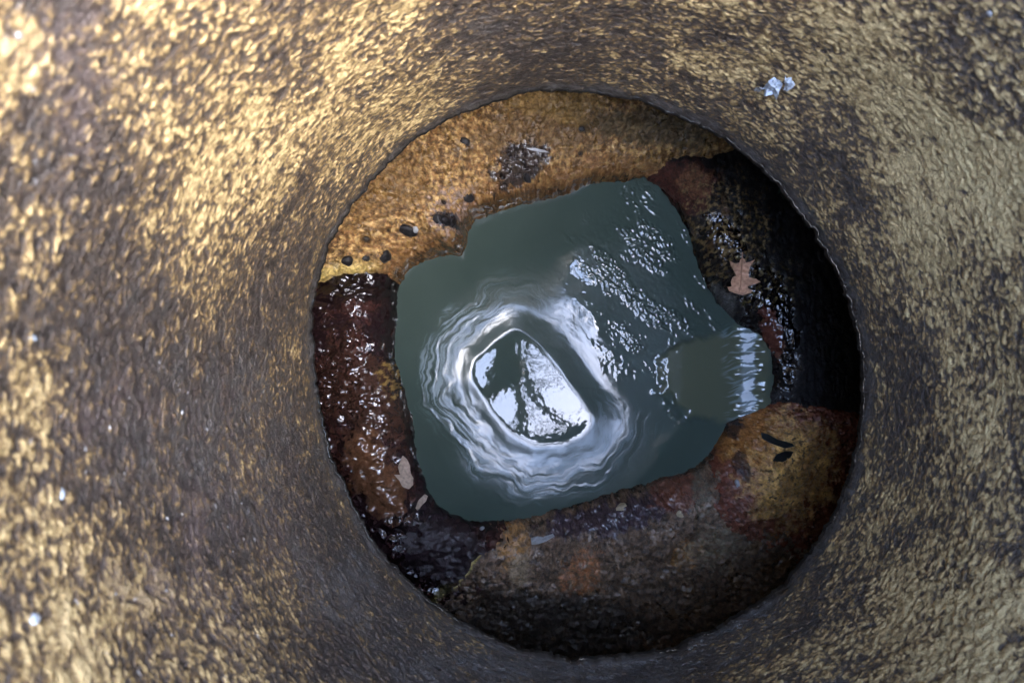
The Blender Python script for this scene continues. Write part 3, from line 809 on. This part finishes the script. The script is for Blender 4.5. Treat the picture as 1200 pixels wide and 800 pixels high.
# scraps of leaf
flake('leaf_scrap', [(470, 534), (476, 538), (480, 545), (481, 554), (484, 560), (483, 568), (478, 573), (471, 570), (468, 563), (462, 556), (469, 556), (466, 547)], (475, 554), on_bench, m_pale, 'larger pale leaf scrap on the brown black slime left of the pool', 'leaf scrap', curl=.12, crumple=.02, seed=2, lift=.002)
flake('leaf_scrap', [(497, 579), (501, 581), (499, 587), (494, 592), (489, 598), (487, 595), (490, 586)], (494, 589), on_bench, m_pale, 'narrow small leaf scrap near the lower left corner of the pool', 'leaf scrap', curl=.2, crumple=.02, seed=3, lift=.002)
flake('leaf_scrap', [(622, 630), (630, 628), (636, 629), (648, 625), (650, 628), (640, 634), (632, 637), (623, 638)], (634, 632), on_bench, m_twig, 'grey sliver of leaf on the grey brown bench beside the rust patch', 'leaf scrap', curl=.1, crumple=.02, seed=5, lift=.002)
flake('dark_leaf', [(891, 508), (900, 509), (912, 515), (928, 520), (930, 524), (920, 526), (905, 520), (893, 514)], (910, 516), on_bench, m_bleaf, 'long narrow black leaf on the yellow pitted mound', 'leaf', curl=.2, crumple=.02, seed=6, lift=.003)
flake('dark_leaf', [(905, 540), (910, 532), (920, 528), (929, 529), (926, 536), (917, 541)], (917, 535), on_bench, m_bleaf, 'short broad black leaf just below the long one on the yellow mound', 'leaf', curl=.2, crumple=.02, seed=7, lift=.003)
flake('pale_twig', [(616, 173.5), (626, 173.5), (638, 176), (644, 179), (634, 178.5), (622, 176)], (630, 177), on_bench, m_twig, 'pale splinter at the upper end of the black slime patch', 'splinter', curl=.1, seed=8, lift=.004)

# stones on the ochre bench
for a in [(478, 270, 8, 12, 80, 'tall black stone with a pale corner above the pool corner on ochre mortar'),
          (452, 300, 8.5, 9.5, 0, 'round black stone at the head of the crack on ochre mortar'),
          (407, 306, 7, 6.5, 30, 'dark angular pebble beside the yellow edge over the slime'),
          (429, 303, 5, 4, 20, 'small brown black pebble left of the round stone'),
          (513, 257, 6, 6.5, 0, 'bluish black lump at the left of the white crusted cluster'),
          (523, 259, 6, 7.5, 40, 'black lump in the middle of the white crusted cluster'),
          (531, 262, 5, 8, -20, 'black lump at the pool side of the white crusted cluster'),
          (549, 232, 5.5, 7, 60, 'dark pebble between the crusted cluster and the slime patch'),
          (618, 209, 5, 7, 30, 'dark pebble at the lower edge of the black slime patch'),
          (545, 166, 7, 4.5, -25, 'flat dark chip high on the ochre bench under the rim'),
          (681, 152, 5.5, 5, 0, 'black pebble on the shaded right end of the ochre bench')]:
    lump_thing('dark_stone', a[0], a[1], a[2], a[3], a[4], m_black, a[5], 'stone', a[0], group='dark stones on the ochre bench')
lump_thing('pale_chip', 728, 594, 8, 5.5, 30, m_chip, 'yellowish white chip on the wet dark stretch below the pool', 'chip', 11)
lump_thing('pale_chip', 797, 602, 5, 4, -30, m_chip, 'small grey chip near the red brown mound', 'chip', 12)
lump_thing('pale_chip', 864, 566, 3, 4.5, 20, m_white, 'tiny white crumb on the red brown mound', 'chip', 13)
lump_thing('pale_chip', 487, 269, 3.5, 4.5, 0, m_white, 'white crumb against the tall black stone', 'chip', 14)
lump_thing('pale_chip', 565, 619, 3, 3, 0, m_white, 'white grain at the top of the yellow crack by the pool', 'chip', 15)

# scraps stuck to the wall
flake('film_scrap', [(895, 102), (903, 92), (912, 93), (916, 100), (914, 107), (912, 114), (903, 111), (896, 112)], (905, 103), on_wall, m_foil, 'larger crumpled bluish white scrap stuck high on the right of the wall', 'scrap', .001, .009, .1, .09, 21)
flake('film_scrap', [(922, 86), (928, 90), (935, 94), (931, 100), (926, 105), (919, 104), (921, 96)], (926, 96), on_wall, m_foil, 'smaller triangular bluish scrap right of the crumpled one', 'scrap', .001, .009, .1, .07, 22)
flake('film_scrap', [(884, 103), (892, 99), (896, 102), (892, 105), (885, 106)], (890, 103), on_wall, m_white, 'tiny whitish shred left of the crumpled bluish scrap', 'scrap', .001, .008, .1, .05, 23)
for i, (x, y, rx, ry, rot, lab) in enumerate([
        (425, 94, 5, 4, 20, 'white crumb on the yellow crust above the ochre bench'),
        (1160, 16, 7, 5, -40, 'white crumb high in the upper right of the wall'),
        (72, 578, 9, 6, 60, 'bluish white crumb on grey slime low on the left wall'),
        (38, 396, 5, 11, 15, 'pale blue streak of film at the left edge of the wall'),
        (41, 724, 9, 14, 0, 'pale blue lump among yellow nodules in the lower left'),
        (100, 528, 7, 3.5, 30, 'small white sliver on the grey slime at left'),
        (214, 483, 4, 4, 0, 'white speck in the middle of the grey slime'),
        (22, 42, 6, 6, 0, 'blurred white speck in the upper left corner')]):
    lump_thing('wall_crumb', x, y, rx * .75, ry * .75, rot, m_foil if i in (2, 3, 4) else m_white, lab, 'crumb', 40 + i, on_wall, .5, 2)

# ------------------------------------------------------------------ what the calm middle of the whirl mirrors: a bare tree overhead, a phone and the hand that holds it
m_bark = plain('bare_bark', (.045, .038, .032), .85, .4, 12, .01)
tree = bpy.data.objects.new('bare_tree', None); COL.objects.link(tree); tree.location = (-.9, 1.9, TOP_Z)
tag(tree, 'bare leafless tree overhead, mirrored in the middle of the whirl', 'tree')
def sky_pt(px, py, z):                               # place at height z whose mirror image falls at this pixel
    d = H + z; return Vector(((px - 600) / F * d, (400 - py) / F * d, z))
trunk = [Vector((-.9, 1.9, TOP_Z - .05)), Vector((-.85, 1.8, 2.6)), Vector((-.7, 1.6, 3.8)), Vector((-.5, 1.2, 5.2)), Vector((-.35, .8, 6.3))]
tube('trunk', trunk, [.17, .13, .115, .10, .07], m_bark, tree, 12, tree.location)
limbs = [([trunk[2], sky_pt(588, 330, 4.3), sky_pt(594, 400, 4.6), sky_pt(603, 455, 4.8), sky_pt(616, 520, 5.0), sky_pt(640, 640, 5.6)], [.09, .065, .058, .052, .046, .02]),
         ([trunk[3], sky_pt(596, 330, 5.6), sky_pt(606, 415, 5.7), sky_pt(622, 452, 5.8), sky_pt(645, 488, 5.9), sky_pt(690, 530, 6.2), sky_pt(790, 600, 6.6)], [.08, .050, .042, .040, .036, .028, .014]),
         ([trunk[3], sky_pt(640, 360, 6.0), sky_pt(668, 400, 6.3), sky_pt(720, 460, 6.6), sky_pt(790, 500, 7.0)], [.06, .040, .032, .022, .010])]
rnd = random.Random(9)
tw_src = []
for pts, rs in limbs:
    tube('limb', pts, rs, m_bark, tree, 8, tree.location)
    for i in range(len(pts) - 1):
        for k in range(5): tw_src.append(pts[i].lerp(pts[i + 1], rnd.random()))
for p in tw_src:
    d = Vector((rnd.uniform(-.4, 1), rnd.uniform(-1, .6), rnd.uniform(.1, .6))).normalized()
    q = [p]; L_ = rnd.uniform(.5, 1.1)
    for k in range(4):
        d = (d + Vector((rnd.gauss(0, .25), rnd.gauss(0, .25), rnd.gauss(0, .15)))).normalized(); q.append(q[-1] + d * L_ / 4)
    tube('twig', q, [.009, .007, .005, .004, .002], m_bark, tree, 5, tree.location)

m_phone = plain('black_phone_shell', (.012, .012, .014), .25, .1)
ph = bpy.data.objects.new('phone', None); COL.objects.link(ph); ph.location = (-.020, -.055, H + .012)
tag(ph, 'black phone held over the hole, mirrored in the middle of the whirl', 'phone')
def rounded_slab(name, sx, sy, sz, z, bev, mat, parent, x=0, y=0):
    bm = bmesh.new(); bmesh.ops.create_cube(bm, size=1)
    for v in bm.verts: v.co = Vector((v.co.x * sx + x, v.co.y * sy + y, v.co.z * sz + z))
    bmesh.ops.bevel(bm, geom=[e for e in bm.edges if abs(e.verts[0].co.z - e.verts[1].co.z) > sz * .5], offset=bev, segments=5, affect='EDGES')
    return link_bm(name, bm, mat, parent)
rounded_slab('body', .074, .152, .008, .004, .010, m_phone, ph)
rounded_slab('camera_bump', .028, .028, .0018, -.0010, .007, m_phone, ph, .020, .055)

m_skin = plain('skin', (.42, .24, .17), .5, .1, 60, .0005)
m_sleeve = plain('dark_sleeve', (.03, .032, .04), .85, .3, 200, .001)
person = bpy.data.objects.new('person', None); COL.objects.link(person); person.location = (-.03, -.14, H + .02)
tag(person, 'hand in a dark sleeve holding the phone over the hole, mirrored in the whirl', 'person')
def skin_chain(name, joints, edges, radii, root, mat, parent):
    m = bpy.data.meshes.new(name); m.from_pydata([Vector(j) - parent.location for j in joints], edges, [])
    o = bpy.data.objects.new(name, m); COL.objects.link(o); o.parent = parent; m.materials.append(mat)
    md = o.modifiers.new('skin', 'SKIN'); md.use_smooth_shade = True
    for i, v in enumerate(m.skin_vertices[0].data):
        v.radius = (radii[i], radii[i]); v.use_root = i == root
    sb = o.modifiers.new('sub', 'SUBSURF'); sb.levels = 1; sb.render_levels = 2
    return o
zt = H + .024
J = [(-.090, -.190, zt + .02), (-.045, -.145, zt + .014)]        # wrist, palm
E_ = [(0, 1)]; RD = [.021, .023]
for k, (yy, ln_) in enumerate([(-.060, .95), (-.082, 1.0), (-.104, .95), (-.124, .8)]):   # fingers over the right edge, thumb on the left
    b0_ = len(J)
    J += [(-.022, yy - .012, zt + .014), (.008, yy - .002, zt + .012), (.026, yy + .002, H + .020), (.024, yy + .004, H + .005), (.012, yy + .004, H + .002)]
    E_ += [(1, b0_), (b0_, b0_ + 1), (b0_ + 1, b0_ + 2), (b0_ + 2, b0_ + 3), (b0_ + 3, b0_ + 4)]
    RD += [.011, .0095 * ln_, .009 * ln_, .008 * ln_, .007 * ln_]
b0_ = len(J)
J += [(-.062, -.135, zt + .004), (-.070, -.105, H + .014), (-.062, -.082, H + .004), (-.050, -.070, H + .001)]
E_ += [(1, b0_), (b0_, b0_ + 1), (b0_ + 1, b0_ + 2), (b0_ + 2, b0_ + 3)]; RD += [.014, .0115, .0105, .009]
skin_chain('hand', J, E_, RD, 1, m_skin, person)
tube('sleeve', [Vector((-.075, -.185, zt + .020)), Vector((-.13, -.205, zt + .05)), Vector((-.20, -.225, zt + .13)), Vector((-.27, -.24, zt + .24)), Vector((-.33, -.25, zt + .36))], [.028, .030, .033, .036, .040], m_sleeve, person, 16, person.location)
